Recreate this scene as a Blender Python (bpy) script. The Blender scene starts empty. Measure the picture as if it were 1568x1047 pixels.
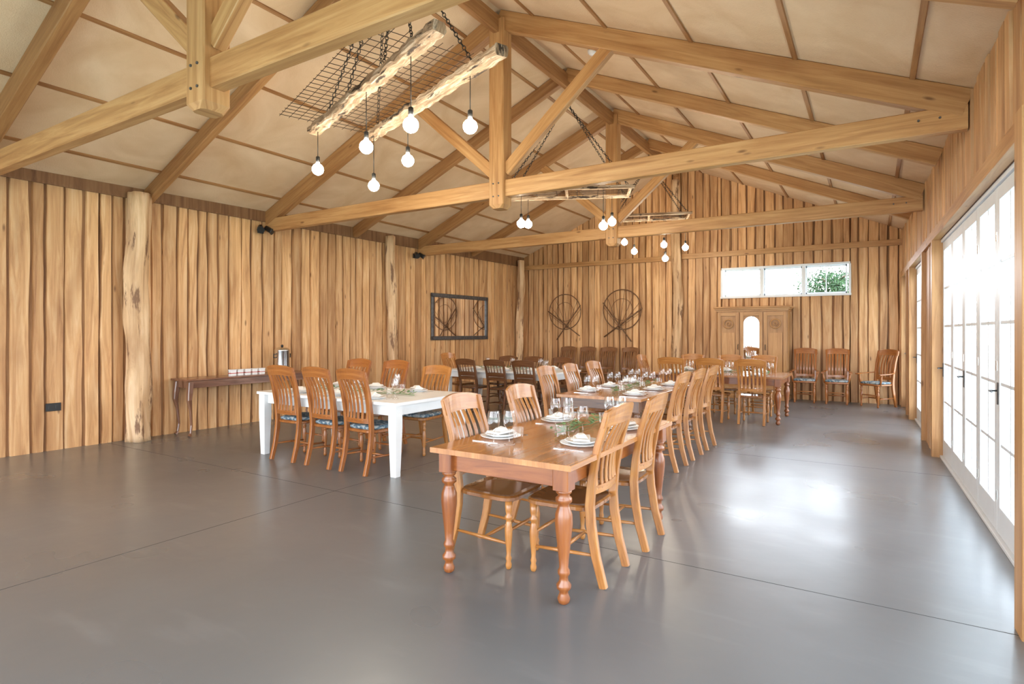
import bpy, math, random
from mathutils import Vector, Matrix
random.seed(7)
R=random.uniform
# ------------------------------------------------------------------ geometry builder
class MB:
    def __init__(s):
        s.V=[];s.F=[];s.UV=[];s.MI=[];s.TN=[];s.SM=[];s.M=Matrix();s.mat=0
    def loft(s,rings,cap=True,smooth=False,tone=None):
        b=len(s.V);n=len(rings[0]);t=R(0,1) if tone is None else tone
        uo=R(0,30);vo=R(0,30)
        for r in rings:
            for p in r: s.V.append(tuple(s.M@Vector(p)))
        r0=max(rings,key=lambda r:(Vector(r[0])-Vector(r[n//2])).length)
        u=[0]
        for j in range(n): u.append(u[-1]+(Vector(r0[(j+1)%n])-Vector(r0[j])).length)
        cs=[sum((Vector(p) for p in r),Vector())/n for r in rings]
        v=[0]
        for i in range(len(rings)-1):
            v.append(v[-1]+max((cs[i+1]-cs[i]).length,0.3*(Vector(rings[i+1][0])-Vector(rings[i][0])).length))
        for i in range(len(rings)-1):
            for j in range(n):
                k=(j+1)%n
                s.F.append((b+i*n+j,b+i*n+k,b+(i+1)*n+k,b+(i+1)*n+j))
                s.UV+=[(uo+u[j],vo+v[i]),(uo+u[j+1],vo+v[i]),(uo+u[j+1],vo+v[i+1]),(uo+u[j],vo+v[i+1])]
                s.MI.append(s.mat);s.TN.append(t);s.SM.append(smooth)
        if cap:
            for i,rev in ((0,True),(len(rings)-1,False)):
                idx=list(range(n))
                if rev: idx=idx[::-1]
                s.F.append(tuple(b+i*n+j for j in idx))
                r=rings[i];c=cs[i];e1=(Vector(r[1])-Vector(r[0]))
                e1=e1.normalized() if e1.length>1e-9 else Vector((1,0,0))
                d=(Vector(r[n//2])-Vector(r[0]));e2=(d-e1*d.dot(e1))
                e2=e2.normalized() if e2.length>1e-9 else Vector((0,1,0))
                for j in idx:
                    q=Vector(r[j])-c; s.UV.append((uo+q.dot(e1),vo+q.dot(e2)))
                s.MI.append(s.mat);s.TN.append(t);s.SM.append(False)
    def rr(s,c,ax,ay,w,h,ch):
        c=Vector(c);w/=2;h/=2;ch=min(ch,w*.6,h*.6)
        P=[(-w+ch,-h),(w-ch,-h),(w,-h+ch),(w,h-ch),(w-ch,h),(-w+ch,h),(-w,h-ch),(-w,-h+ch)]
        return [c+ax*a+ay*b_ for a,b_ in P]
    def beam(s,p1,p2,w,h,up=(0,0,1),ch=.004,tone=None):
        p1=Vector(p1);p2=Vector(p2);d=(p2-p1).normalized();up=Vector(up)
        sd=d.cross(up).normalized();un=sd.cross(d)
        s.loft([s.rr(p1,sd,un,w,h,ch),s.rr(p2,sd,un,w,h,ch)],tone=tone)
    def box(s,x0,x1,y0,y1,z0,z1,ch=.003,tone=None):
        dx,dy,dz=x1-x0,y1-y0,z1-z0;cx,cy,cz=(x0+x1)/2,(y0+y1)/2,(z0+z1)/2
        X,Y,Z=Vector((1,0,0)),Vector((0,1,0)),Vector((0,0,1))
        if dz>=dx and dz>=dy: s.loft([s.rr((cx,cy,z0),X,Y,dx,dy,ch),s.rr((cx,cy,z1),X,Y,dx,dy,ch)],tone=tone)
        elif dx>=dy: s.loft([s.rr((x0,cy,cz),Y,Z,dy,dz,ch),s.rr((x1,cy,cz),Y,Z,dy,dz,ch)],tone=tone)
        else: s.loft([s.rr((cx,y0,cz),X,Z,dx,dz,ch),s.rr((cx,y1,cz),X,Z,dx,dz,ch)],tone=tone)
    def lathe(s,prof,c=(0,0,0),n=14,tone=None,cap=True):
        c=Vector(c)
        s.loft([[c+Vector((max(r,.0004)*math.cos(2*math.pi*j/n),max(r,.0004)*math.sin(2*math.pi*j/n),z)) for j in range(n)] for r,z in prof],smooth=True,tone=tone,cap=cap)
    def tube(s,pts,r,n=6,tone=None,smooth=True):
        pts=[Vector(p) for p in pts];rings=[];m=len(pts)
        up=None
        for i,p in enumerate(pts):
            d=(pts[min(i+1,m-1)]-pts[max(i-1,0)]).normalized()
            if up is None:
                up=Vector((0,0,1)) if abs(d.z)<.9 else Vector((1,0,0))
            a=d.cross(up).normalized();b_=a.cross(d);up=b_
            rad=r[i] if isinstance(r,(list,tuple)) else r
            rings.append([p+a*rad*math.cos(2*math.pi*j/n)+b_*rad*math.sin(2*math.pi*j/n) for j in range(n)])
        s.loft(rings,smooth=smooth,tone=tone)
    def sweep(s,pts,side,w,t,ch=.004,tone=None):
        pts=[Vector(p) for p in pts];side=Vector(side).normalized();m=len(pts);rings=[]
        for i,p in enumerate(pts):
            d=(pts[min(i+1,m-1)]-pts[max(i-1,0)]).normalized()
            nn=side.cross(d).normalized()
            ww=w[i] if isinstance(w,(list,tuple)) else w
            tt=t[i] if isinstance(t,(list,tuple)) else t
            rings.append(s.rr(p,side,nn,ww,tt,ch))
        s.loft(rings,tone=tone)
    def ring(s,c,ax,ay,r,tr,n=32,m=6,ry=None):
        c=Vector(c);ax=Vector(ax);ay=Vector(ay);ry=ry or r
        nz=ax.cross(ay);rings=[]
        for i in range(n+1):
            a=2*math.pi*i/n;rad=(ax*math.cos(a)+ay*math.sin(a)).normalized()
            p=c+ax*r*math.cos(a)+ay*ry*math.sin(a)
            rings.append([p+rad*tr*math.cos(2*math.pi*j/m)+nz*tr*math.sin(2*math.pi*j/m) for j in range(m)])
        s.loft(rings,smooth=True,cap=False)
    def chain(s,p1,p2,L=.055,wr=.0045):
        p1=Vector(p1);p2=Vector(p2);d=(p2-p1);n=max(1,int(d.length/(L*.78)));d.normalize()
        a=d.cross(Vector((.3,.2,1))).normalized();b_=d.cross(a)
        for i in range(n):
            c=p1+(p2-p1)*((i+.5)/n)
            s.ring(c,d,a if i%2 else b_,L/2,wr,n=8,m=4,ry=L*.28)
    def mesh(s,name,mats):
        me=bpy.data.meshes.new(name);me.from_pydata(s.V,[],s.F)
        for m in mats: me.materials.append(m)
        uv=me.uv_layers.new(name="UVMap")
        uv.data.foreach_set("uv",[c for p in s.UV for c in p])
        me.polygons.foreach_set("material_index",s.MI);me.polygons.foreach_set("use_smooth",s.SM)
        at=me.attributes.new("tone",'FLOAT','FACE');at.data.foreach_set("value",s.TN)
        import bmesh
        bm=bmesh.new();bm.from_mesh(me);bmesh.ops.recalc_face_normals(bm,faces=bm.faces);bm.to_mesh(me);bm.free()
        me.update();return me
    def obj(s,name,mats,loc=(0,0,0),rz=0):
        return put(name,s.mesh(name,mats),loc,rz)
def put(name,me,loc=(0,0,0),rz=0,sc=1):
    o=bpy.data.objects.new(name,me);o.location=loc;o.rotation_euler=(0,0,rz);o.scale=(sc,)*3
    bpy.context.scene.collection.objects.link(o);return o
# ------------------------------------------------------------------ materials
def newmat(name):
    m=bpy.data.materials.new(name);m.use_nodes=True;nt=m.node_tree
    b=nt.nodes["Principled BSDF"];return m,nt,b
def N(nt,t,**k):
    n=nt.nodes.new(t)
    for a,v in k.items(): setattr(n,a,v)
    return n
def ramp(nt,stops):
    r=N(nt,"ShaderNodeValToRGB");e=r.color_ramp.elements
    while len(e)<len(stops): e.new(.5)
    for i,(p,c) in enumerate(stops): e[i].position=p;e[i].color=(*c,1) if len(c)==3 else c
    return r
def wood(name,dark,mid,light,rough=.5,sc=(16,1.3),bump=.25,tonerange=(.7,1.15),knots=True,coat=0,patch=None,blotch=0):
    m,nt,b=newmat(name);L=nt.links.new
    uv=N(nt,"ShaderNodeUVMap",uv_map="UVMap")
    mp=N(nt,"ShaderNodeMapping");mp.inputs["Scale"].default_value=(sc[0],sc[1],1);L(uv.outputs[0],mp.inputs[0])
    no=N(nt,"ShaderNodeTexNoise");no.inputs["Scale"].default_value=1;no.inputs["Detail"].default_value=7;no.inputs["Roughness"].default_value=.62;no.inputs["Distortion"].default_value=.9
    L(mp.outputs[0],no.inputs["Vector"])
    rp=ramp(nt,[(.28,dark),(.5,mid),(.72,light)]);L(no.outputs["Fac"],rp.inputs[0])
    at=N(nt,"ShaderNodeAttribute",attribute_name="tone")
    a,c=tonerange
    tr=ramp(nt,[(0,(a,a*.93,a*.86)),(.5,((a+c)/2,)*3),(1,(c,c,c*.97))]);L(at.outputs["Fac"],tr.inputs[0])
    mx=N(nt,"ShaderNodeMix",data_type='RGBA',blend_type='MULTIPLY');mx.inputs[0].default_value=1
    L(rp.outputs[0],mx.inputs[6]);L(tr.outputs[0],mx.inputs[7]);out=mx.outputs[2]
    if blotch:
        mB=N(nt,"ShaderNodeMapping");mB.inputs["Scale"].default_value=(3.5,.8,1);L(uv.outputs[0],mB.inputs[0])
        nB=N(nt,"ShaderNodeTexNoise");nB.inputs["Scale"].default_value=1;nB.inputs["Detail"].default_value=4;L(mB.outputs[0],nB.inputs["Vector"])
        k=1-blotch;rB=ramp(nt,[(.3,(k,k*.9,k*.82)),(.5,(1,1,1)),(.72,(1.0+blotch*.2,)*3)]);L(nB.outputs["Fac"],rB.inputs[0])
        m6=N(nt,"ShaderNodeMix",data_type='RGBA',blend_type='MULTIPLY');m6.inputs[0].default_value=1;L(out,m6.inputs[6]);L(rB.outputs[0],m6.inputs[7]);out=m6.outputs[2]
    if knots:
        m2=N(nt,"ShaderNodeMapping");m2.inputs["Scale"].default_value=(5,1.6,1);L(uv.outputs[0],m2.inputs[0])
        vo=N(nt,"ShaderNodeTexVoronoi");vo.inputs["Scale"].default_value=1;L(m2.outputs[0],vo.inputs["Vector"])
        kr=ramp(nt,[(.04,(.28,.2,.15)),(.1,(1,1,1))]);L(vo.outputs["Distance"],kr.inputs[0])
        m3=N(nt,"ShaderNodeMix",data_type='RGBA',blend_type='MULTIPLY');m3.inputs[0].default_value=.8
        L(out,m3.inputs[6]);L(kr.outputs[0],m3.inputs[7]);out=m3.outputs[2]
    if patch:
        m4=N(nt,"ShaderNodeMapping");m4.inputs["Scale"].default_value=(patch[2],patch[3],1);L(uv.outputs[0],m4.inputs[0])
        n4=N(nt,"ShaderNodeTexNoise");n4.inputs["Scale"].default_value=1;n4.inputs["Detail"].default_value=7;n4.inputs["Roughness"].default_value=.65;L(m4.outputs[0],n4.inputs["Vector"])
        r4=ramp(nt,[(patch[1],(0,0,0)),(patch[1]+.05,(1,1,1))]);L(n4.outputs["Fac"],r4.inputs[0])
        m5=N(nt,"ShaderNodeMix",data_type='RGBA');L(r4.outputs[0],m5.inputs[0]);L(out,m5.inputs[6]);m5.inputs[7].default_value=(*patch[0],1);out=m5.outputs[2]
    L(out,b.inputs["Base Color"]);b.inputs["Roughness"].default_value=rough
    if coat: b.inputs["Coat Weight"].default_value=coat;b.inputs["Coat Roughness"].default_value=.15
    bp=N(nt,"ShaderNodeBump");bp.inputs["Strength"].default_value=bump;bp.inputs["Distance"].default_value=.01
    L(no.outputs["Fac"],bp.inputs["Height"]);L(bp.outputs[0],b.inputs["Normal"])
    return m
def plain(name,col,rough=.5,metal=0,trans=0,em=None,es=0,noise=0,nscale=20):
    m,nt,b=newmat(name);b.inputs["Base Color"].default_value=(*col,1);b.inputs["Roughness"].default_value=rough
    b.inputs["Metallic"].default_value=metal;b.inputs["Transmission Weight"].default_value=trans
    if em: b.inputs["Emission Color"].default_value=(*em,1);b.inputs["Emission Strength"].default_value=es
    if noise:
        tc=N(nt,"ShaderNodeTexCoord");n=N(nt,"ShaderNodeTexNoise");n.inputs["Scale"].default_value=nscale;n.inputs["Detail"].default_value=5
        nt.links.new(tc.outputs["Object"],n.inputs["Vector"])
        r=ramp(nt,[(.3,tuple(c*(1-noise) for c in col)),(.7,tuple(min(1,c*(1+noise)) for c in col))])
        nt.links.new(n.outputs["Fac"],r.inputs[0]);nt.links.new(r.outputs[0],b.inputs["Base Color"])
    return m
def thin_glass(name,k,base,pw):
    # thin-walled glass: transparent with a facing-angle reflection
    m,nt,b=newmat(name);nt.nodes.remove(b);L=nt.links.new
    t1=N(nt,"ShaderNodeBsdfTransparent");g1=N(nt,"ShaderNodeBsdfGlossy");g1.inputs["Roughness"].default_value=.03
    lw=N(nt,"ShaderNodeLayerWeight");lw.inputs["Blend"].default_value=.5
    po=N(nt,"ShaderNodeMath",operation='POWER');po.inputs[1].default_value=pw;L(lw.outputs["Facing"],po.inputs[0])
    ml=N(nt,"ShaderNodeMath",operation='MULTIPLY_ADD',use_clamp=True);ml.inputs[1].default_value=k;ml.inputs[2].default_value=base;L(po.outputs[0],ml.inputs[0])
    ms=N(nt,"ShaderNodeMixShader");L(ml.outputs[0],ms.inputs[0]);L(t1.outputs[0],ms.inputs[1]);L(g1.outputs[0],ms.inputs[2]);L(ms.outputs[0],nt.nodes["Material Output"].inputs[0])
    return m
M_wall=wood("board_wood",(.46,.225,.095),(.70,.405,.185),(.84,.58,.33),rough=.55,sc=(13,.9),tonerange=(.72,1.12),bump=.5,blotch=.28)
M_wallbk=wood("board_wood_back",(.18,.075,.03),(.30,.145,.06),(.40,.22,.10),rough=.7,sc=(13,.9),tonerange=(.6,1.0))  # darker than the face boards: shade of the gaps put into colour
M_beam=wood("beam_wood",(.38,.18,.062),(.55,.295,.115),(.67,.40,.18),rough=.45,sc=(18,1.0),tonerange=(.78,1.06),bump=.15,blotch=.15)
M_rafter=wood("rafter_wood",(.28,.125,.045),(.40,.20,.075),(.50,.28,.115),rough=.5,sc=(18,1.0),tonerange=(.8,1.05),bump=.15,blotch=.15)  # darker beam wood: shade on the left rafters put into colour; also battens, ridge
M_log=wood("log_wood",(.46,.27,.14),(.69,.46,.26),(.82,.61,.4),rough=.7,sc=(9,.9),knots=True,patch=((.22,.115,.06),.56,7,1.3),tonerange=(.95,1.05),bump=1.0,blotch=.3)
M_oak=wood("oak_wood",(.28,.10,.02),(.43,.17,.04),(.55,.26,.07),rough=.3,sc=(30,2.5),tonerange=(.8,1.1),knots=False,coat=.4,bump=.05)
M_seat=wood("seat_wood",(.16,.055,.014),(.25,.095,.025),(.34,.14,.04),rough=.22,sc=(16,1.5),tonerange=(.9,1.1),knots=False,coat=.5,bump=.03)
M_honey=wood("honey_wood",(.22,.065,.013),(.36,.12,.026),(.46,.18,.045),rough=.3,sc=(30,2.5),tonerange=(.8,1.1),knots=False,coat=.4,bump=.05)
M_dark=wood("dark_wood",(.08,.03,.012),(.155,.06,.022),(.23,.10,.04),rough=.3,sc=(30,2.5),knots=False,coat=.4,bump=.05)
M_brown=wood("brown_wood",(.16,.065,.025),(.26,.115,.045),(.34,.17,.07),rough=.35,sc=(30,2.5),knots=False,coat=.3,bump=.05)
M_ttop=wood("table_top_wood",(.27,.10,.025),(.42,.17,.048),(.54,.25,.085),rough=.22,sc=(10,.9),tonerange=(.85,1.1),knots=True,coat=.5,bump=.03,blotch=.2)
M_tleg=wood("table_leg_wood",(.17,.045,.01),(.27,.08,.018),(.35,.12,.03),rough=.3,sc=(18,2),tonerange=(.9,1.05),knots=False,coat=.4,bump=.04)
M_ward=wood("wardrobe_wood",(.34,.16,.055),(.48,.25,.095),(.58,.34,.15),rough=.45,sc=(14,1.2),knots=False,bump=.05)
M_cons=wood("console_wood",(.09,.035,.018),(.20,.085,.045),(.34,.19,.12),rough=.28,sc=(10,1),knots=False,coat=.4,bump=.04)
M_rustic=wood("rustic_beam_wood",(.16,.10,.06),(.42,.29,.18),(.80,.69,.54),rough=.85,sc=(22,3),bump=1.0,tonerange=(.9,1.1),patch=((.05,.033,.022),.55,9,2.2))
M_white=plain("white_paint",(.82,.83,.83),.35,noise=.03,nscale=6)
M_frame=plain("white_frame_paint",(.78,.82,.86),.4,noise=.03,nscale=4)
M_black=plain("black_metal",(.02,.02,.02),.4)
M_rust=plain("rusty_wire",(.09,.055,.035),.7,.5,noise=.4)
M_cane=plain("aged_cane",(.17,.09,.045),.7,noise=.3)
M_iron=plain("mirror_frame_metal",(.12,.12,.125),.45,.6,noise=.3)
M_steel=plain("steel",(.75,.75,.75),.15,1)
M_mirror=plain("mirror_glass",(.9,.9,.9),.02,1)
M_china=plain("white_china",(.85,.86,.86),.15)
M_linen=plain("napkin_linen",(.86,.85,.82),.8,noise=.05)
M_drink=thin_glass("drinking_glass_material",.85,.08,1.8)
M_leaf=plain("eucalyptus_leaf",(.13,.26,.09),.6,noise=.5,nscale=30)
M_tree=plain("tree_leaf",(.03,.07,.02),.7,noise=.5,nscale=3)
M_bark=plain("bark",(.12,.08,.05),.9,noise=.4)
M_red=plain("red_card",(.5,.08,.06),.5)
M_bulb=plain("bulb_glow",(1,.95,.85),.3,em=(1,.88,.70),es=130)
M_floor,nt,b=newmat("polished_concrete");L=nt.links.new
tc=N(nt,"ShaderNodeTexCoord")
n1=N(nt,"ShaderNodeTexNoise");n1.inputs["Scale"].default_value=.6;n1.inputs["Detail"].default_value=4;n1.inputs["Roughness"].default_value=.5;L(tc.outputs["Object"],n1.inputs["Vector"])
r1=ramp(nt,[(.25,(.128,.131,.134)),(.75,(.165,.168,.171))]);L(n1.outputs["Fac"],r1.inputs[0])
mpf=N(nt,"ShaderNodeMapping");mpf.inputs["Scale"].default_value=(1.2,4.5,1);mpf.inputs["Rotation"].default_value=(0,0,.5);L(tc.outputs["Object"],mpf.inputs[0])
n3=N(nt,"ShaderNodeTexNoise");n3.inputs["Scale"].default_value=1.3;n3.inputs["Detail"].default_value=4;n3.inputs["Roughness"].default_value=.5;L(mpf.outputs[0],n3.inputs["Vector"])
r3=ramp(nt,[(.58,(0,0,0)),(.9,(.35,.35,.35))]);L(n3.outputs["Fac"],r3.inputs[0])
mx=N(nt,"ShaderNodeMix",data_type='RGBA');L(r3.outputs[0],mx.inputs[0]);L(r1.outputs[0],mx.inputs[6]);mx.inputs[7].default_value=(.3,.3,.3,1)
L(mx.outputs[2],b.inputs["Base Color"])
n2=N(nt,"ShaderNodeTexNoise");n2.inputs["Scale"].default_value=.9;n2.inputs["Detail"].default_value=2;L(tc.outputs["Object"],n2.inputs["Vector"])
r2=ramp(nt,[(.2,(.24,)*3),(.8,(.36,)*3)]);L(n2.outputs["Fac"],r2.inputs[0]);L(r2.outputs[0],b.inputs["Roughness"])
b.inputs["IOR"].default_value=1.85
nb=N(nt,"ShaderNodeTexNoise");nb.inputs["Scale"].default_value=4;nb.inputs["Detail"].default_value=2;L(tc.outputs["Object"],nb.inputs["Vector"])
bf=N(nt,"ShaderNodeBump");bf.inputs["Strength"].default_value=.3;bf.inputs["Distance"].default_value=.008;L(nb.outputs["Fac"],bf.inputs["Height"]);L(bf.outputs[0],b.inputs["Normal"])
M_joint=plain("floor_joint",(.05,.05,.05),.8)
M_ceil,nt,b=newmat("hessian_ceiling");L=nt.links.new
tc=N(nt,"ShaderNodeTexCoord");n1=N(nt,"ShaderNodeTexNoise");n1.inputs["Scale"].default_value=1.3;n1.inputs["Detail"].default_value=8;n1.inputs["Distortion"].default_value=1.2;L(tc.outputs["Object"],n1.inputs["Vector"])
r1=ramp(nt,[(.3,(.64,.44,.26)),(.7,(.77,.58,.385))]);L(n1.outputs["Fac"],r1.inputs[0]);L(r1.outputs[0],b.inputs["Base Color"])
b.inputs["Roughness"].default_value=.8
n2=N(nt,"ShaderNodeTexNoise");n2.inputs["Scale"].default_value=70;n2.inputs["Detail"].default_value=3;L(tc.outputs["Object"],n2.inputs["Vector"])
n4=N(nt,"ShaderNodeTexNoise");n4.inputs["Scale"].default_value=2.2;n4.inputs["Detail"].default_value=2;L(tc.outputs["Object"],n4.inputs["Vector"])
bp=N(nt,"ShaderNodeBump");bp.inputs["Strength"].default_value=.4;bp.inputs["Distance"].default_value=.01;L(n2.outputs["Fac"],bp.inputs["Height"])
bp2=N(nt,"ShaderNodeBump");bp2.inputs["Strength"].default_value=.6;bp2.inputs["Distance"].default_value=.05;L(n4.outputs["Fac"],bp2.inputs["Height"]);L(bp.outputs[0],bp2.inputs["Normal"]);L(bp2.outputs[0],b.inputs["Normal"])
M_cush,nt,b=newmat("blue_pattern_cushion");L=nt.links.new
tc=N(nt,"ShaderNodeTexCoord");v=N(nt,"ShaderNodeTexVoronoi");v.inputs["Scale"].default_value=28;L(tc.outputs["Object"],v.inputs["Vector"])
r1=ramp(nt,[(.25,(.07,.12,.17)),(.5,(.12,.19,.24)),(.7,(.45,.48,.48))]);L(v.outputs["Distance"],r1.inputs[0]);L(r1.outputs[0],b.inputs["Base Color"]);b.inputs["Roughness"].default_value=.9
M_pane=thin_glass("window_glass",.5,.03,5)
M_grass=plain("outdoor_ground",(.42,.47,.38),.9,noise=.15,nscale=.6)
# ------------------------------------------------------------------ room dims
YB=14.33;YF=-3.0;RX=-4.0
def XL(y): return -8.55-(YB-y)*.0257
def XR(y): return .57+(YB-y)*.0209
def zc(x): return 5.57-.434*abs(x-RX)
# floor
mb=MB();mb.box(XL(YF)-.2,XR(YF)+.2,YF-.2,YB+.2,-.12,0,ch=.001)
mb.mat=1
for y in (0.1,3.75,7.5,11.2): mb.box(XL(y),XR(y),y-.003,y+.003,0,.0006,ch=.0001)
mb.box(-4.303,-4.297,YF,YB,0,.0006,ch=.0001)
mb.obj("floor",[M_floor,M_joint])
mb=MB();mb.box(-60,60,-50,90,-.3,-.2);mb.obj("outdoor_ground",[M_grass])
# ceiling
mb=MB()
for sgn in (-1,1):
    xe=RX+sgn*5.35
    p=[(RX,zc(RX)),(xe,zc(xe)),(xe,zc(xe)+.1),(RX,zc(RX)+.1)]
    mb.loft([[(a,YF-.3,z) for a,z in p],[(a,YB+.3,z) for a,z in p]])
mb.mat=1
for sgn in (-1,1):
    for dx in (.5,1.45,2.4,3.38,4.3):
        x=RX+sgn*dx
        mb.beam((x,YF,zc(x)-.008),(x,YB-.07,zc(x)-.008),.045,.022,up=(sgn*.434,0,1),ch=.002,tone=.35)
mb.obj("ceiling",[M_ceil,M_rafter])
# plank helper
def wav(g=1):
    a=[(g*R(.002,.009),R(1.2,3.2),R(0,6.28)),(g*R(.001,.006),R(4,8),R(0,6.28))]
    return lambda z:sum(k*math.sin(f*z+p) for k,f,p in a)
def plank(mb,uL,uR,z0,zL,zR,n0,n1,wave=True,tone=None,taper=.006):
    K=max(2,int((max(zL,zR)-z0)/.2)) if wave else 1
    g=R(.6,1.6);f1=wav(g) if wave else (lambda z:0);f2=wav(g) if wave else (lambda z:0)
    rings=[]
    for k in range(K+1):
        f=k/K;za=z0+(zL-z0)*f;zb=z0+(zR-z0)*f
        a=uL+f1(za);c=uR+f2(zb)
        rings.append([(a,n0,za),(c,n0,zb),(c-taper,n1,zb),(a+taper,n1,za)])
    mb.loft(rings,tone=tone)
def boards(mb,u0,u1,z0,ztop):
    # backing boards, coloured dark for the shade between face boards
    mb.mat=1;u=u0
    while u<u1-.02:
        w=min(R(.18,.26),u1-u);plank(mb,u,u+w-.002,z0,ztop(u),ztop(u+w),0,.015,False);u+=w
    mb.mat=0;u=u0+R(0,.02)
    while u<u1-.03:
        w=R(.12,.2);e=min(u+w,u1-.012)
        if e-u>.03: plank(mb,u,e,z0,ztop(u),ztop(e),.015,.015+R(.016,.037),True,taper=R(.003,.012))
        u+=w+R(.010,.036)
def frame(o,ud,nd):
    ud=Vector(ud).normalized();nd=Vector(nd).normalized()
    return Matrix(((ud.x,nd.x,0,o[0]),(ud.y,nd.y,0,o[1]),(0,0,1,o[2]),(0,0,0,1)))
LL=YB-YF
# left wall
ud=Vector((XL(YB)-XL(YF),LL,0)).normalized();ML=frame((XL(YF),YF,0),ud,(ud.y,-ud.x,0));Llen=Vector((XL(YB)-XL(YF),LL,0)).length
ztL=lambda u:zc(XL(YF)+ud.x*u)+.0
mb=MB();mb.M=ML;mb.mat=1
plank(mb,0,Llen,-.02,ztL(0)+.02,ztL(Llen)+.02,-.15,0,False)
boards(mb,0,Llen,0,ztL)
mb.obj("wall_left",[M_wall,M_wallbk])
mb=MB();mb.M=ML;plank(mb,0,Llen,ztL(0)-.05,ztL(0)+.03,ztL(Llen)+.03,.055,.075,False,tone=.3);mb.obj("trim_1",[M_wallbk])
# right wall
udr=Vector((XR(YB)-XR(YF),LL,0)).normalized();MRt=frame((XR(YF),YF,0),udr,(-udr.y,udr.x,0))
U=lambda y:y-YF
ztR=lambda u:zc(XR(YF)+udr.x*u)
opens=[(-2.6,3.62),(3.92,8.62),(9.85,12.05),(12.7,14.0)]  # first opening lies out of view, its doors added to let light in
DT=2.6
mb=MB();mb.M=MRt
edges=[YF]+[v for o in opens for v in o]+[YB]
for i in range(0,len(edges),2):
    a,c=U(edges[i]),U(edges[i+1])
    mb.mat=1;plank(mb,a,c,-.02,DT,DT,-.15,0,False)
    boards(mb,a,c,0,lambda u:DT)
mb.mat=1;plank(mb,0,LL,DT,ztR(0)+.02,ztR(LL)+.02,-.15,0,False)
boards(mb,0,LL,DT+.1,ztR)
mb.obj("wall_right",[M_wall,M_wallbk])
mb=MB();mb.M=MRt
mb.box(0,LL-.07,-.02,.075,DT,DT+.12,tone=.6)
for a,c in opens:
    for y in (a,c):
        mb.box(U(y)-.05,U(y)+.05,-.1,.08,0,DT,tone=R(.3,.6))
mb.box(U(3.77)-.08,U(3.77)+.08,.05,.175,0,DT,tone=.5)
mb.obj("trim_2",[M_beam])
dn=[0]
def leaf(Mx,u0,w,n,handle=False):
    dn[0]+=1
    mb=MB();mb.M=Mx;mb.mat=0;t=.045;z0,z1=.03,DT-.04;n0,n1=n-t/2,n+t/2
    st=.085
    mb.box(u0+.004,u0+st,n0,n1,z0,z1);mb.box(u0+w-st,u0+w-.004,n0,n1,z0,z1)
    mb.box(u0+st,u0+w-st,n0,n1,z1-.1,z1);mb.box(u0+st,u0+w-st,n0,n1,z0,z0+.2)
    zz0,zz1=z0+.2,z1-.1;c=u0+w/2
    mb.box(c-.013,c+.013,n0+.008,n1-.008,zz0,zz1)
    for i in range(1,5):
        z=zz0+(zz1-zz0)*i/5;mb.box(u0+st,u0+w-st,n0+.008,n1-.008,z-.013,z+.013)
    mb.mat=1;mb.loft([[(u0+st-.01,n,zz0-.01),(u0+w-st+.01,n,zz0-.01)],[(u0+st-.01,n,zz1+.01),(u0+w-st+.01,n,zz1+.01)]],cap=False)
    mb.mat=2
    if handle:
        hu=u0+w-st/2
        mb.box(hu-.016,hu+.016,n1,n1+.007,.97,1.13);mb.tube([(hu,n1,1.07),(hu,n1+.05,1.07),(hu-.11,n1+.055,1.07)],.008)
    mb.mat=3
    for z in (.3,1.25,2.2): mb.box(u0-.004,u0+.008,n1-.002,n1+.006,z-.035,z+.035)
    mb.obj("door_%d"%dn[0],[M_frame,M_pane,M_iron,M_steel])
for (a,c),k in zip(opens,(7,6,2,2)):
    w=(c-a-.1)/k
    for i in range(k): leaf(MRt,U(a)+.05+i*w,w,-.05,handle=(i%2==1))
    mb=MB();mb.M=MRt;mb.box(U(a)+.05,U(c)-.05,-.1,0,0,.028);mb.box(U(a)+.05,U(c)-.05,-.1,-.01,DT-.036,DT-.001)
    mb.obj("trim_%d"%(dn[0]+10),[M_frame])
# back wall
MBk=frame((0,YB,0),(1,0,0),(0,-1,0));xl,xr=XL(YB),XR(YB)
WX0,WX1,WZ0,WZ1=-3.0,-.42,2.33,2.96
mb=MB();mb.M=MBk
def seg(u0,u1,z0,ft):
    mb.mat=1;plank(mb,u0,u1,z0-.01,ft(u0)+.01,ft(u1)+.01,-.15,0,False);boards(mb,u0,u1,z0,ft)
seg(xl,RX,0,zc);seg(RX,WX0-.03,0,zc);seg(WX1+.03,xr,0,zc)
seg(WX0-.03,WX1+.03,0,lambda u:WZ0-.03);seg(WX0-.03,WX1+.03,WZ1+.04,zc)
mb.obj("wall_back",[M_wall,M_wallbk])
mb=MB();mb.M=MBk;mb.box(xl+.08,RX-.17,.055,.12,3.26,3.38,tone=.6);mb.box(RX+.05,xr-.05,.055,.12,3.28,3.40,tone=.6);mb.obj("trim_3",[M_beam])
mb=MB();mb.M=MBk
f=.045
mb.box(WX0-.03,WX1+.03,-.1,.065,WZ1,WZ1+f);mb.box(WX0-.05,WX1+.05,-.1,.085,WZ0-f,WZ0)
mb.box(WX0-f,WX0,-.1,.065,WZ0,WZ1);mb.box(WX1,WX1+f,-.1,.065,WZ0,WZ1)
pw=(WX1-WX0)/3
for i in (1,2): mb.box(WX0+pw*i-.035,WX0+pw*i+.035,-.1,.05,WZ0,WZ1)
for i in range(3):
    a=WX0+pw*i+.03;c=a+pw-.06
    mb.box(a,c,-.07,-.02,WZ0,WZ0+.04);mb.box(a,c,-.07,-.02,WZ1-.04,WZ1)
    mb.box(a,a+.03,-.07,-.02,WZ0,WZ1);mb.box(c-.03,c,-.07,-.02,WZ0,WZ1)
    mb.box((a+c)/2-.01,(a+c)/2+.01,-.06,-.03,WZ0,WZ1)
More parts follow.
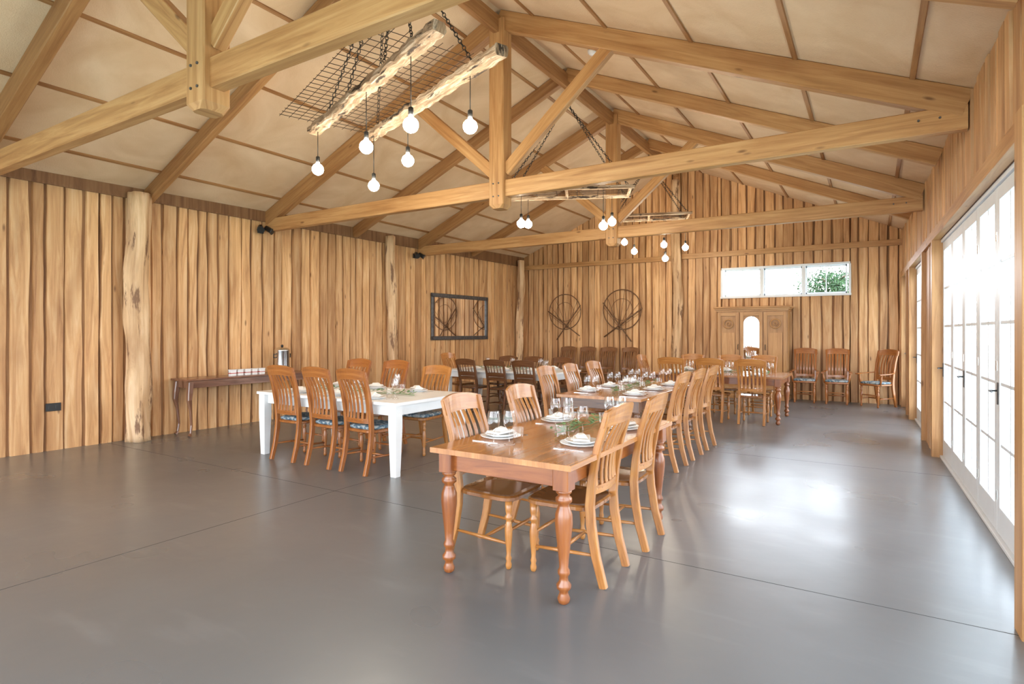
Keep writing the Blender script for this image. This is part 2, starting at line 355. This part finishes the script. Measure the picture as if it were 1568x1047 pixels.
mb.mat=1;mb.loft([[(WX0,-.045,WZ0),(WX1,-.045,WZ0)],[(WX0,-.045,WZ1),(WX1,-.045,WZ1)]],cap=False)
mb.obj("window_1",[M_frame,M_pane])
# front end of the barn (behind the camera): unseen bay opened up for light
MF=frame((0,YF,0),(1,0,0),(0,1,0));fl,fr_=XL(YF),XR(YF)
mb=MB();mb.M=MF
OX0,OX1=-8.6,.6
seg(fl,OX0,0,zc);seg(OX1,fr_,0,zc);seg(OX0,RX,3.3,zc);seg(RX,OX1,3.3,zc)
mb.obj("wall_front",[M_wall,M_wallbk])
# ------------------------------------------------------------------ roof structure
def rafter(mb,Y,w,h):
    for sgn in (-1,1):
        xe=(XL(Y)+.06) if sgn<0 else (XR(Y)-.06)
        off=h/2/math.cos(math.atan(.434))+.003
        mb.mat=2 if sgn<0 else 0  # left slope gets the darker wood, its shade painted in
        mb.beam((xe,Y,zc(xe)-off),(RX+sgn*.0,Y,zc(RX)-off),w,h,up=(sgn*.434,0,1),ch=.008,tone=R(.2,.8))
    mb.mat=0
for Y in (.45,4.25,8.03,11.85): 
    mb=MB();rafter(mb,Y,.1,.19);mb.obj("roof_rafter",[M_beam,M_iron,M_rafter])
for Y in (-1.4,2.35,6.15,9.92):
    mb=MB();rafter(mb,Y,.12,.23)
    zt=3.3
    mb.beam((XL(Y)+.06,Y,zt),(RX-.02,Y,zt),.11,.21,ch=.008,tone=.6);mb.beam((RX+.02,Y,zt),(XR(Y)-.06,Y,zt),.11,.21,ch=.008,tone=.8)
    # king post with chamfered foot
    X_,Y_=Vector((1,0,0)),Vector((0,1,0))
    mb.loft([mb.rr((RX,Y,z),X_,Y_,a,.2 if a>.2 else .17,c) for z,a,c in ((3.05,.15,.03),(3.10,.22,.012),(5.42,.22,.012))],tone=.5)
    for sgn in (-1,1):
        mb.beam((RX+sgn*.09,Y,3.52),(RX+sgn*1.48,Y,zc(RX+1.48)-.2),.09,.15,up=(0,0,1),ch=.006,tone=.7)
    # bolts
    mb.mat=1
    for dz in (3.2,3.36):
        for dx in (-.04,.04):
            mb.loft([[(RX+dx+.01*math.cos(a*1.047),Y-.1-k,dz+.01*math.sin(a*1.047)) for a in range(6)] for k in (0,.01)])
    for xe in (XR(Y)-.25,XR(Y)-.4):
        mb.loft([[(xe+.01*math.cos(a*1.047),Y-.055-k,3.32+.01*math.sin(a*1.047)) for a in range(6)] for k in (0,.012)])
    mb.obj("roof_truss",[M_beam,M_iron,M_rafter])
mb=MB();mb.box(RX-.04,RX+.04,YF,YB-.3,5.25,5.46,tone=.35);mb.obj("ridge_beam",[M_rafter])
# log posts
def log(name,x,y,r,zt,seed):
    random.seed(seed);mb=MB();rings=[];ph=[R(0,6.28) for _ in range(8)];n=28
    for k in range(46):
        z=zt*k/45;cx=.025*math.sin(z*1.3+ph[0]);cy=.02*math.sin(z*1.1+ph[1])+.012*math.sin(z*3.3+ph[4]);ring=[]
        for j in range(n):
            a=2*math.pi*j/n
            q=r*(1.05-.12*z/zt)+.012*math.sin(3*a+z*2+ph[2])+.009*math.sin(5*a-z*3.1+ph[3])+.005*math.sin(9*a+z*7)+.006*math.sin(7*z+2*a+ph[5])+.003*math.sin(13*a+z*11+ph[6])
            ring.append((x+cx+q*math.cos(a),y+cy+q*math.sin(a),z))
        rings.append(ring)
    mb.loft(rings,smooth=True,tone=.6);mb.obj(name,[M_log])
log("log_post",XL(4.07)+.2,4.07,.145,3.42,3)
log("log_post",XL(8.95)+.16,8.95,.10,3.5,4)
log("log_post",XL(13.9)+.18,13.9,.10,3.5,5)
log("log_post",RX-.06,YB-.19,.11,5.2,6)
random.seed(11)
# ------------------------------------------------------------------ furniture
def chair_mesh(name,mat,cushion=False,ladder=False,arms=False,hb=1.04,seat=None):
    mb=MB()
    def outline(z,ins):
        P=[]
        for j in range(24):
            a=2*math.pi*j/24;c,s_=math.cos(a),math.sin(a)
            x=math.copysign(abs(c)**.4,c);y=math.copysign(abs(s_)**.4,s_)
            wx=.225+.012*y-ins;P.append((x*wx,.015+y*(.225-ins),z))
        return P
    mb.mat=2
    mb.loft([outline(.425,.02),outline(.435,.0),outline(.455,0),outline(.464,.012),outline(.457,.06)],tone=.4);mb.mat=0
    if cushion:
        mb.mat=1
        mb.loft([outline(.460,.03),outline(.475,.012),outline(.49,.012),outline(.503,.04)],smooth=True);mb.mat=0
    lp=[(.012,0),(.018,.01),(.021,.03),(.015,.05),(.02,.07),(.014,.09),(.016,.12),(.024,.2),(.026,.25),(.018,.30),(.015,.31),(.024,.32),(.024,.335),(.016,.345),(.022,.37),(.024,.43)]
    for sx in (-1,1): mb.lathe(lp,(sx*.185,.185,0),n=10,tone=.6)
    s=hb/1.04
    bp=[(-.285,0),(-.235,.18),(-.205,.36),(-.198,.47),(-.212,.62*s),(-.25,.82*s),(-.30,.98*s),(-.315,hb)]
    for sx in (-1,1):
        mb.sweep([(sx*(.19+.02*max(0,z-.45)),y,z) for y,z in bp],(1,0,0),.036,[.046,.052,.056,.055,.048,.042,.036,.028],tone=.5)
    def yb(z):
        for (y0,z0),(y1,z1) in zip(bp,bp[1:]):
            if z<=z1: return y0+(y1-y0)*(z-z0)/(z1-z0)
        return bp[-1][0]
    def rail(z0,z1,arch,ext,bow=.035,th=.022):
        rings=[]
        for k in range(11):
            q=-1+2*k/10;x=q*ext;b_=bow*(1-q*q)
            zt=z1+arch*(1-q*q)**.8;zb=z0+arch*.35*(1-q*q)
            rings.append([(x,yb(zb)-b_-th/2,zb),(x,yb(zt)-b_-th/2,zt),(x,yb(zt)-b_+th/2,zt),(x,yb(zb)-b_+th/2,zb)])
        mb.loft(rings,tone=.6)
    rail(hb-.1,hb-.005,.035,.228);
    if ladder:
        rail(.60,.66,.01,.2);rail(.72*s,.79*s,.02,.2)
        for i in range(5):
            x=-.13+i*.065;mb.tube([(x,yb(.79*s)-.03*(1-(x/.2)**2),.79*s),(x,yb(.92*s)-.033*(1-(x/.2)**2),.95*s)],.009)
    else:
        rail(.535,.585,.0,.2,bow=.03)
        for i in range(6):
            x=-.148+i*.0592;q=1-(x/.2)**2
            pts=[]
            for k in range(9):
                z=.56+(hb-.09-.56)*k/8;f=k/8
                pts.append((x,yb(z)-.03*q+.026*math.sin(math.pi*f)-.006,z))
            mb.sweep(pts,(1,0,0),.032,.012,tone=R(.4,.8))
    for sx in (-1,1): mb.tube([(sx*.185,.185,.16),(sx*.188,0,.17),(sx*.19,-.225,.18)],[.009,.013,.009],n=8)
    mb.tube([(-.187,0,.168),(0,0,.17),(.187,0,.168)],[.009,.014,.009],n=8)
    mb.tube([(-.185,.185,.24),(0,.185,.24),(.185,.185,.24)],[.008,.013,.008],n=8)
    if arms:
        for sx in (-1,1):
            mb.sweep([(sx*.2,-.22,.68),(sx*.245,-.05,.665),(sx*.26,.1,.66),(sx*.25,.24,.65)],(1,0,0),[.03,.04,.05,.06],.022,tone=.6)
            mb.tube([(sx*.215,.16,.44),(sx*.235,.165,.55),(sx*.25,.17,.65)],[.016,.02,.012],n=8)
    return mb.mesh(name,[mat,M_cush,seat or mat])
C_oak=chair_mesh("dining_chair",M_oak,seat=M_seat);C_hc=chair_mesh("dining_chair_cushioned",M_honey,cushion=True,hb=1.09)
C_oc=chair_mesh("dining_chair_oak_cushioned",M_oak,cushion=True)
C_dk=chair_mesh("dining_chair_dark",M_dark,ladder=True,hb=.97);C_dh=chair_mesh("dining_chair_brown_high",M_brown,hb=1.08)
C_arm=chair_mesh("armchair",M_honey,cushion=True,arms=True,hb=1.12)
def chair(me,x,y,face,name="dining_chair"):
    put(name,me,(x,y,0),math.radians(face+R(-2.5,2.5)))
def tleg(mb,x,y,H,s=1):
    P=[(.020,0),(.030,.008),(.036,.03),(.026,.055),(.024,.07),(.04,.085),(.042,.105),(.026,.125),(.024,.15),(.034,.165),(.034,.18),(.025,.20),(.03,.26),(.042,.36),(.050,.44),(.048,.49),(.034,.53),(.028,.545),(.046,.56),(.046,.58),(.03,.595),(.044,.61),(.044,.625)]
    mb.lathe([(r*s,z*(H-.15)/.63) for r,z in P],(x,y,0),n=18,tone=.5)
    e=.048*s;mb.box(x-e,x+e,y-e,y+e,H-.155,H-.03,ch=.006,tone=.5)
def table(x0,x1,y0,y1,H=.78,kind="turned",mats=None):
    mb=MB();cx,cy=(x0+x1)/2,(y0+y1)/2;hx,hy=(x1-x0)/2,(y1-y0)/2
    mb.mat=0
    alongY=hy>hx
    nP=5;W=(2*hx if alongY else 2*hy)-.0
    for i in range(nP):
        a=-W/2+W*i/nP+.0003;c=-W/2+W*(i+1)/nP-.0003
        if alongY: mb.box(a,c,-hy,hy,H-.032,H,ch=.002,tone=R(.3,.9))
        else: mb.box(-hx,hx,a,c,H-.032,H,ch=.002,tone=R(.3,.9))
    mb.mat=1;i=.085
    for sy in (-1,1): mb.box(-hx+i,hx-i,sy*(hy-i)-.012,sy*(hy-i)+.012,H-.145,H-.032)
    for sx in (-1,1): mb.box(sx*(hx-i)-.012,sx*(hx-i)+.012,-hy+i,hy-i,H-.145,H-.032)
    for sx in (-1,1):
        for sy in (-1,1):
            if kind=="turned": tleg(mb,sx*(hx-i),sy*(hy-i),H)
            else:
                x,y=sx*(hx-.07),sy*(hy-.07)
                X_,Y_=Vector((1,0,0)),Vector((0,1,0))
                mb.loft([mb.rr((x,y,z),X_,Y_,w,w,.004) for z,w in ((0,.075),(.5,.105),(H-.032,.105))])
    return mb.obj("dining_table",mats,(cx,cy,0))
# T1 near table
T1=(-2.33,-1.36,2.78,4.62)
table(*T1,H=.785,mats=[M_ttop,M_tleg])
chair(C_oak,-1.62,3.34,90);chair(C_oak,-1.60,4.02,90)
chair(C_oak,-2.14,3.28,-90);chair(C_oak,-2.16,4.12,-90)
# T2
T2=(-3.15,-2.12,6.05,8.4)
table(*T2,H=.77,mats=[M_ttop,M_dark])
for y in (6.35,7.03,7.72): chair(C_oak,-2.05,y,90)
for y in (6.5,7.2,7.95): chair(C_oak,-3.22,y,-90)
# T3 white
T3=(-6.42,-4.12,4.38,5.62)
table(*T3,H=.77,kind="sq",mats=[M_white,M_white])
for x in (-5.82,-5.2,-4.64): chair(C_hc,x,4.58,0)
for x in (-6.2,-5.5,-4.78): chair(C_hc if x<-5 else C_oc,x,5.55,180)
# T4 white, far
T4=(-7.15,-4.75,8.95,10.15)
table(*T4,H=.77,kind="sq",mats=[M_white,M_white])
for x in (-6.5,-5.86,-5.25): chair(C_dk,x,9.1,0)
for x in (-6.5,-5.9,-5.25): chair(C_dk,x,10.0,180)
chair(C_oak,-7.2,9.55,-90)
# T5 right back
T5=(-3.4,-1.2,10.1,11.4)
table(*T5,H=.77,mats=[M_ttop,M_tleg])
for x in (-2.95,-2.28,-1.65): chair(C_oak,x,10.2,0)
for x in (-3.0,-2.3,-1.7): chair(C_oak,x,11.3,180)
chair(C_oak,-3.45,10.75,-90)
# back wall chairs
for x in (-7.0,-6.42,-5.84,-5.25): chair(C_dh,x,YB-.48,180)
chair(C_arm,-1.22,YB-.50,180,"armchair");chair(C_arm,-.62,YB-.50,180,"armchair");chair(C_arm,.08,YB-.62,140,"armchair")
# ------------------------------------------------------------------ tableware
mb=MB();P=[(.02,.004),(.09,.0),(.095,.004),(.135,.016),(.138,.02),(.132,.021),(.09,.009),(.001,.007)]
mb.lathe(P,n=32,tone=.5);mb.lathe([(r*.78,z+.014) for r,z in P],n=32,tone=.5);ME_plate=mb.mesh("dinner_plate",[M_china])
mb=MB()
mb.loft([[(-.09,-.05,.024),(.085,-.06,.026),(.09,.05,.024),(-.085,.055,.026)],[(-.085,-.045,.036),(.08,-.055,.04),(.08,.045,.036),(-.08,.05,.04)]])
mb.loft([[(-.06,-.04,.038),(.06,-.03,.038),(.05,.04,.038),(-.05,.03,.038)],[(-.03,-.02,.062),(.04,-.01,.058),(.02,.02,.06),(-.03,.02,.055)]])
ME_nap=mb.mesh("napkin",[M_linen])
mb=MB();mb.lathe([(.036,0),(.036,.003),(.008,.008),(.004,.02),(.004,.085),(.012,.095),(.034,.12),(.041,.15),(.038,.19),(.033,.215)],n=20,cap=False);ME_wine=mb.mesh("wine_glass",[M_drink])
mb=MB();mb.lathe([(.001,.004),(.03,.0),(.033,.045),(.036,.095)],n=20,cap=False);ME_tum=mb.mesh("drinking_glass",[M_drink])
mb=MB()
mb.box(-.006,.006,-.1,.02,0,.003,ch=.001);mb.box(-.012,.012,.02,.05,0,.003,ch=.001)
for k in range(4): mb.box(-.012+k*.0068,-.009+k*.0068,.05,.1,0,.003,ch=.0005)
ME_fork=mb.mesh("fork",[M_steel])
mb=MB();mb.box(-.006,.006,-.1,-.01,0,.004,ch=.001);mb.loft([[(-.006,-.01,0),(.008,-.01,0),(.008,-.01,.002),(-.006,-.01,.002)],[(-.006,.09,0),(.006,.08,0),(.006,.08,.002),(-.006,.09,.002)]]);ME_knife=mb.mesh("knife",[M_steel])
def setting(x,y,z,ang):
    a=math.radians(ang);c,s_=math.cos(a),math.sin(a)
    def w(lx,ly): return (x+lx*c-ly*s_,y+lx*s_+ly*c,z+.0005)
    put("dinner_plate",ME_plate,w(0,0),0);o=put("napkin",ME_nap,w(0,0),a+R(-.5,.5));o.location.z+=.012
    put("fork",ME_fork,w(-.18,0),a);put("knife",ME_knife,w(.18,0),a)
    put("wine_glass",ME_wine,w(.235,.1),0);put("wine_glass",ME_wine,w(.16,.17),0);put("drinking_glass",ME_tum,w(.07,.18),0)
def garland(p1,p2,n=110):
    mb=MB();p1=Vector(p1);p2=Vector(p2);d=(p2-p1);sd=Vector((-d.y,d.x,0)).normalized()
    pts=[p1+d*(k/12)+sd*.02*math.sin(k*1.3)+Vector((0,0,.012)) for k in range(13)];mb.tube(pts,.004)
    for i in range(n):
        f=R(0,1);c=p1+d*f+sd*(R(-.05,.05))+Vector((0,0,R(.022,.06)))
        a=R(0,6.28);e=Vector((math.cos(a),math.sin(a),R(-.3,.5))).normalized();q=e.cross(Vector((0,0,1))).normalized();l=R(.018,.036);ww=l*.45
        mb.loft([[c-e*l,c-e*l*.3+q*ww,c+e*l*.5+q*ww*.8,c+e*l,c+e*l*.5-q*ww*.8,c-e*l*.3-q*ww],[p+Vector((0,0,.0012)) for p in [c-e*l,c-e*l*.3+q*ww,c+e*l*.5+q*ww*.8,c+e*l,c+e*l*.5-q*ww*.8,c-e*l*.3-q*ww]]])
    mb.obj("table_garland",[M_leaf])
def dressY(T,H,ysL,ysR,g=(.45,.25),n=110):
    for y in ysL: setting(T[0]+.2,y,H,-90)
    for y in ysR: setting(T[1]-.2,y,H,90)
    garland(((T[0]+T[1])/2,T[2]+g[0],H),((T[0]+T[1])/2,T[3]-g[1],H),n)
def dressX(T,H,xsN,xsF):
    for x in xsN: setting(x,T[2]+.2,H,0)
    for x in xsF: setting(x,T[3]-.2,H,180)
    garland((T[0]+.35,(T[2]+T[3])/2,H),(T[1]-.3,(T[2]+T[3])/2,H))
dressY(T1,.785,(3.28,4.12),(3.34,4.05),(.75,.3),80);dressY(T2,.77,(6.5,7.2,7.95),(6.4,7.1,7.8))
dressX(T3,.77,(-5.86,-5.24,-4.64),(-6.1,-5.45,-4.75));dressX(T4,.77,(-6.5,-5.86,-5.25),(-6.5,-5.9,-5.25));dressX(T5,.77,(-2.95,-2.28,-1.65),(-3.0,-2.3,-1.7))
# ------------------------------------------------------------------ console table, urn, boxes
mb=MB();H=.82;cx0,cx1=-.24,.22;L0,L1=0,2.15
mb.box(cx0,cx1,L0,L1,H-.028,H,ch=.008,tone=.9);mb.box(cx0+.03,cx1-.03,L0+.05,L1-.05,H-.13,H-.028,tone=.4)
for x in (cx0+.05,cx1-.05):
    for y,sy in ((L0+.07,-1),(L1-.07,1)):
        sx=-1 if x<0 else 1
        k=.04*sx if x>0 else 0
        mb.sweep([(x,y,H-.05),(x+k*.5,y+sy*.02,H-.2),(x+k*.7,y+sy*.03,H-.3),(x+k*.1,y,.38),(x-k*.5,y-sy*.025,.15),(x-k*.1,y-sy*.005,.04),(x+k*.5,y+sy*.025,0)],(1,0,0),[.075,.07,.06,.04,.03,.03,.05],[.075,.07,.06,.04,.03,.03,.05],ch=.01,tone=.4)
mb.obj("console_table",[M_cons],(XL(4.55)+.32,4.55,0),-0.0257)
mb=MB();mb.mat=1;mb.lathe([(.125,0),(.13,.02),(.12,.04)],n=24);mb.mat=0;mb.lathe([(.118,.04),(.12,.06),(.12,.36),(.124,.37),(.12,.38),(.09,.41),(.03,.425)],n=28)
mb.mat=1;mb.lathe([(.018,.425),(.022,.45),(.012,.465)],n=12);mb.tube([(.12,0,.1),(.16,0,.1),(.17,0,.07)],.012)
for sy in (-1,1): mb.tube([(0,sy*.12,.31),(0,sy*.16,.31),(0,sy*.16,.25),(0,sy*.12,.25)],.009)
mb.obj("coffee_urn",[M_steel,M_black],(-8.42,6.22,H))
for k in range(5):
    mb=MB();mb.mat=0;mb.box(-.035,.035,-.045,.045,0,.09);mb.mat=1;mb.box(-.036,.036,-.046,.046,.03,.045)
    mb.mat=0;mb.box(-.037,.037,-.047,.047,.078,.094)
    mb.obj("tea_box",[M_white,M_red],(-8.45+R(-.03,.03),5.35+k*.12,H))
# power outlet
mb=MB();mb.M=ML;u=U(3.15);mb.box(u-.08,u+.08,.05,.062,.50,.60);mb.box(u-.05,u-.02,.062,.068,.53,.57);mb.box(u+.02,u+.05,.062,.068,.53,.57);mb.obj("power_outlet",[M_black])
# mirror
mb=MB();mb.M=ML;u0,u1,z0,z1=U(10.3),U(12.5),1.31,2.40;fw=.09
mb.mat=1;mb.box(u0+.03,u1-.03,.055,.065,z0+.03,z1-.03);mb.mat=0
for a,c,e,g in ((u0,u1,z0,z0+fw),(u0,u1,z1-fw,z1)): mb.box(a,c,.053,.095,e,g,ch=.015)
for a,c in ((u0,u0+fw),(u1-fw,u1)): mb.box(a,c,.053,.095,z0+fw,z1-fw,ch=.015)
for a in (u0+fw/2,u1-fw/2):
    for e in (z0+fw/2,z1-fw/2): mb.loft([[(a+.03*math.cos(k*.785),n_,e+.03*math.sin(k*.785)) for k in range(8)] for n_ in (.095,.108)])
mb.obj("wall_mirror",[M_iron,M_mirror])
# hoop-shaped cane decorations
def deco(x,z,s,tilt):
    mb=MB();mb.M=MBk@Matrix.Translation((x,.09,z))@Matrix.Rotation(tilt,4,'Y')
    X_,Z_=(1,0,0),(0,0,1)
    mb.ring((0,0,0),X_,Z_,.48*s,.012*s,n=40);mb.ring((0,.0,0),X_,Z_,.26*s,.006*s,n=32)
    for k in range(7):
        a=math.pi*(k/6);mb.tube([(0,0,-.45*s),(.48*s*math.cos(a),0,.48*s*math.sin(a)*.98)],.0045*s)
    mb.tube([(-.5*s,.02,.1*s),(.35*s,.02,-.72*s)],.014*s);mb.tube([(.5*s,.02,.1*s),(-.35*s,.02,-.72*s)],.014*s)
    mb.obj("hoop_wall_decoration",[M_cane])
deco(-7.15,2.05,1,-.15);deco(-5.5,2.08,1.08,.15)
# wardrobe
mb=MB();x0,x1,yd=-3.02,-1.55,.5;Wb=MBk@Matrix.Translation((0,.06,0));mb.M=Wb
mb.box(x0,x1,0,yd-.03,.08,1.98,ch=.004,tone=.4);mb.box(x0-.02,x1+.02,0,yd,0,.1,ch=.006,tone=.4)
mb.box(x0-.02,x1+.02,0,yd,1.96,2.0,tone=.6);mb.box(x0-.05,x1+.05,0,yd+.03,2.0,2.03,tone=.6);mb.box(x0-.07,x1+.07,0,yd+.05,2.03,2.07,ch=.01,tone=.6)
mb.box(x0+.02,x1-.02,yd-.03,yd-.005,.12,.42,tone=.5)
wd=(x1-x0)/3
for i in range(3):
    a=x0+wd*i+.012;c=a+wd-.024;y0,y1=yd-.03,yd
    mb.box(a,a+.07,y0,y1,.46,1.94,tone=.6);mb.box(c-.07,c,y0,y1,.46,1.94,tone=.6);mb.box(a+.07,c-.07,y0,y1,.46,.56,tone=.6);mb.box(a+.07,c-.07,y0,y1,1.86,1.94,tone=.6)
    m=(a+c)/2;ar=(c-a)/2-.07
    if i==1:
        mb.mat=2
        P=[(m-ar,.56),(m+ar,.56)]+[(m+ar*math.cos(t*math.pi/12),1.68+ar*math.sin(t*math.pi/12)) for t in range(13)]
        mb.loft([[(p,y0+.005,q) for p,q in P],[(p,y0+.012,q) for p,q in P]]);mb.mat=0
    if i!=1:
        mb.ring((m,y1-.004,1.68),(1,0,0),(0,0,1),ar*.6,.014,n=24);mb.ring((m,y1,1.68),(1,0,0),(0,0,1),ar*.22,.014,n=16)
        mb.box(m-ar+.02,m+ar-.02,y0,y1-.012,.6,1.48,tone=.8)
mb.mat=1
for c in (x0+wd-.03,x0+2*wd+.045): mb.tube([(c,yd,1.1),(c,yd+.03,1.12),(c,yd+.03,1.2),(c,yd,1.22)],.007)
mb.obj("wardrobe",[M_ward,M_black,M_mirror])
# spotlights on left wall
for Y,z in ((6.0,3.2),(9.75,3.18)):
    mb=MB();x=XL(Y)+.06
    mb.box(x,x+.03,Y-.05,Y+.05,z-.05,z+.05)
    for s_ in (-1,1):
        mb.tube([(x+.03,Y,z),(x+.1,Y+s_*.05,z+.02)],.012);d=Vector((.7,s_*.45,-.5)).normalized();c=Vector((x+.12,Y+s_*.07,z+.02))
        mb.tube([c-d*.06,c-d*.05,c+d*.06,c+d*.09],[.02,.04,.045,.06],n=12)
    mb.obj("wall_spotlight",[M_black])
# smoke detector
mb=MB();mb.lathe([(.07,.0),(.075,-.015),(.06,-.045),(.03,-.055)],n=20);o=mb.obj("smoke_detector",[M_white],(RX+.9,7.0,zc(RX+.9)-.004));o.rotation_euler=(0,math.atan(.434),0)
# ------------------------------------------------------------------ chandeliers
def bulb(mb,x,y,zt,zb):
    mb.mat=1;mb.tube([(x,y,zt),(x,y,zb+.13)],.004,n=5);mb.lathe([(.008,zb+.15),(.022,zb+.14),(.022,zb+.085),(.018,zb+.08)],(x,y,0),n=12)
    mb.mat=2;P=[(.016,zb+.082),(.02,zb+.065)]
    for k in range(3,13):
        a=math.pi*k/12;P.append((.064*math.sin(a),zb+.064*math.cos(a)))
    mb.lathe(P,(x,y,0),n=18);mb.mat=0
mats=[M_rustic,M_black,M_bulb,M_rust]
# first: two rough beams + rusty mesh
random.seed(5)
mb=MB()
for y0,xa,xb in ((-.295,-1.43,1.43),(.295,-1.22,1.42)):
    rings=[]
    for k in range(41):
        x=xa+(xb-xa)*k/40;w=.14+R(-.02,.02);h=.085+R(-.014,.014)
        rings.append([p+Vector((0,R(-.006,.006),R(-.006,.006))) for p in mb.rr((x,y0+R(-.006,.006),R(-.005,.005)),Vector((0,1,0)),Vector((0,0,1)),w,h,.018)])
    mb.loft(rings,tone=.6)
mb.mat=3
for i in range(24): x=-1.25+i*.1;mb.tube([(x,-.72,.05+R(-.004,.004)),(x+R(-.01,.01),.42,.05)],.0035,n=4)
for i in range(12): y=-.7+i*.1;mb.tube([(-1.32,y,.056),(1.15,y,.056+R(-.01,.01))],.0035,n=4)
mb.mat=1
for sx in (-1,1):
    for y in (-.295,.295): mb.chain((sx*1.0,y,.05),(sx*.12,0,1.5))
    mb.chain((sx*.45,-.295,.05),(sx*.12,0,1.5))
mb.tube([(-.13,0,1.5),(.13,0,1.5)],.01)
for x,y,z in ((-1.28,-.295,-.47),(.07,-.295,-.56),(.97,-.295,-.61),(-1.1,.295,-.6),(-.24,.295,-.51),(.95,.295,-.49)): bulb(mb,x,y,-.03,z)
mb.obj("chandelier",mats,(-4.0,4.2,3.8),math.radians(-20.9))
def rack(loc,ang,L_,W_,bulbs,top):
    mb=MB();mb.mat=0
    for sy in (-1,1): mb.box(-L_/2,L_/2,sy*W_/2-.02,sy*W_/2+.02,-.025,.025,tone=.6)
    for i in range(3): x=-L_/2+.05+(L_-.1)*i/2;mb.box(x-.02,x+.02,-W_/2,W_/2,-.02,.02,tone=.4)
    mb.mat=3
    for i in range(7): y=-W_/2+.08+i*(W_-.16)/6;mb.tube([(-L_/2,y,.03),(L_/2,y,.03)],.006,n=5)
    for i in range(6): x=-L_/2+.2+i*(L_-.4)/5;mb.tube([(x,-W_/2,.035),(x,W_/2,.035)],.006,n=5)
    mb.mat=1
    for sx in (-1,1):
        for sy in (-1,1): mb.chain((sx*(L_/2-.1),sy*W_/2,.03),(sx*.03,0,top-.25))
    mb.chain((0,0,top-.25),(0,0,top))
    for x,y,z in bulbs: bulb(mb,x,y,-.02,z)
    mb.obj("chandelier",mats,loc,ang)
rack((-4,8.03,3.64),math.radians(25),2.0,.62,((-.68,-.25,-.5),(-.62,.25,-.42),(.70,.2,-.42),(.55,-.25,-.56)),1.6)
rack((-4,11.9,3.92),math.radians(20),1.7,.62,((-.5,-.25,-.55),(-.3,.1,-.7),(.3,-.2,-.62),(.35,.25,-.85),(.75,.1,-.65)),1.32)
# ------------------------------------------------------------------ tree outside back window
random.seed(21)
mb=MB();mb.mat=1;mb.tube([(0,0,-.1),(.1,0,1.2),(0,.1,2.6),(.2,0,3.8)],[.2,.16,.12,.05],n=10)
for k in range(7):
    a=k*.9;mb.tube([(0,.1,2+k*.2),(.7*math.cos(a),.7*math.sin(a),2.8+k*.2),(1.2*math.cos(a),1.2*math.sin(a),3.2+k*.15)],[.07,.04,.02])
mb.mat=0
for k in range(30):
    c=Vector((R(-1.0,1.0),R(-1.0,1.0),R(2.6,4.2)))
    for i in range(90):
        p=c+Vector((random.gauss(0,.25),random.gauss(0,.25),random.gauss(0,.2)));e=Vector((R(-1,1),R(-1,1),R(-1,1))).normalized()*R(.07,.13);q=e.orthogonal().normalized()*.07
        mb.loft([[p-e,p+q,p+e],[p-e+Vector((0,0,.004)),p+q+Vector((0,0,.004)),p+e+Vector((0,0,.004))]])
mb.obj("garden_tree",[M_tree,M_bark],(-1.6,30,-.1))
# ------------------------------------------------------------------ world, lights, camera
w=bpy.data.worlds.new("World");bpy.context.scene.world=w;w.use_nodes=True;nt=w.node_tree;L=nt.links.new
bg=nt.nodes["Background"];tc=N(nt,"ShaderNodeTexCoord");sp=N(nt,"ShaderNodeSeparateXYZ");L(tc.outputs["Generated"],sp.inputs[0])
rp=ramp(nt,[(.0,(.95,.97,1)),(.15,(.87,.93,1)),(.6,(.68,.84,1))]);L(sp.outputs["Z"],rp.inputs[0]);L(rp.outputs[0],bg.inputs[0])
# bright sky region low in the north, added for the window's floor reflection
dt=N(nt,"ShaderNodeVectorMath",operation='DOT_PRODUCT');dt.inputs[1].default_value=Vector((-.08,.97,.22)).normalized();L(tc.outputs["Generated"],dt.inputs[0])
pm=N(nt,"ShaderNodeMath",operation='MAXIMUM');pm.inputs[1].default_value=0;L(dt.outputs["Value"],pm.inputs[0])
pp=N(nt,"ShaderNodeMath",operation='POWER');pp.inputs[1].default_value=10;L(pm.outputs[0],pp.inputs[0])
pa=N(nt,"ShaderNodeMath",operation='MULTIPLY_ADD');pa.inputs[1].default_value=15;pa.inputs[2].default_value=10;L(pp.outputs[0],pa.inputs[0]);L(pa.outputs[0],bg.inputs[1])
def portal(loc,rot,sx,sy):
    l=bpy.data.lights.new("sky_portal",'AREA');l.shape='RECTANGLE';l.size=sx;l.size_y=sy;l.cycles.is_portal=True
    o=bpy.data.objects.new("sky_portal",l);o.location=loc;o.rotation_euler=rot;bpy.context.scene.collection.objects.link(o)
for a,c in opens: portal((XR((a+c)/2)+.25,(a+c)/2,1.3),(0,math.radians(90),0),2.8,c-a+.3)
portal((-4,YF-.3,1.65),(math.radians(90),0,0),9.4,3.4)
portal(((WX0+WX1)/2,YB+.2,(WZ0+WZ1)/2),(math.radians(-90),0,0),2.8,.9)
cam=bpy.data.cameras.new("Camera");co=bpy.data.objects.new("Camera",cam);bpy.context.scene.collection.objects.link(co)
co.location=(0,0,1.5);co.rotation_euler=(math.radians(90),0,math.radians(31.88));cam.sensor_width=36;cam.lens=886/1568*36;cam.shift_y=-15.5/1568;cam.clip_start=.05
bpy.context.scene.camera=co
bpy.context.scene.view_settings.view_transform='Standard'
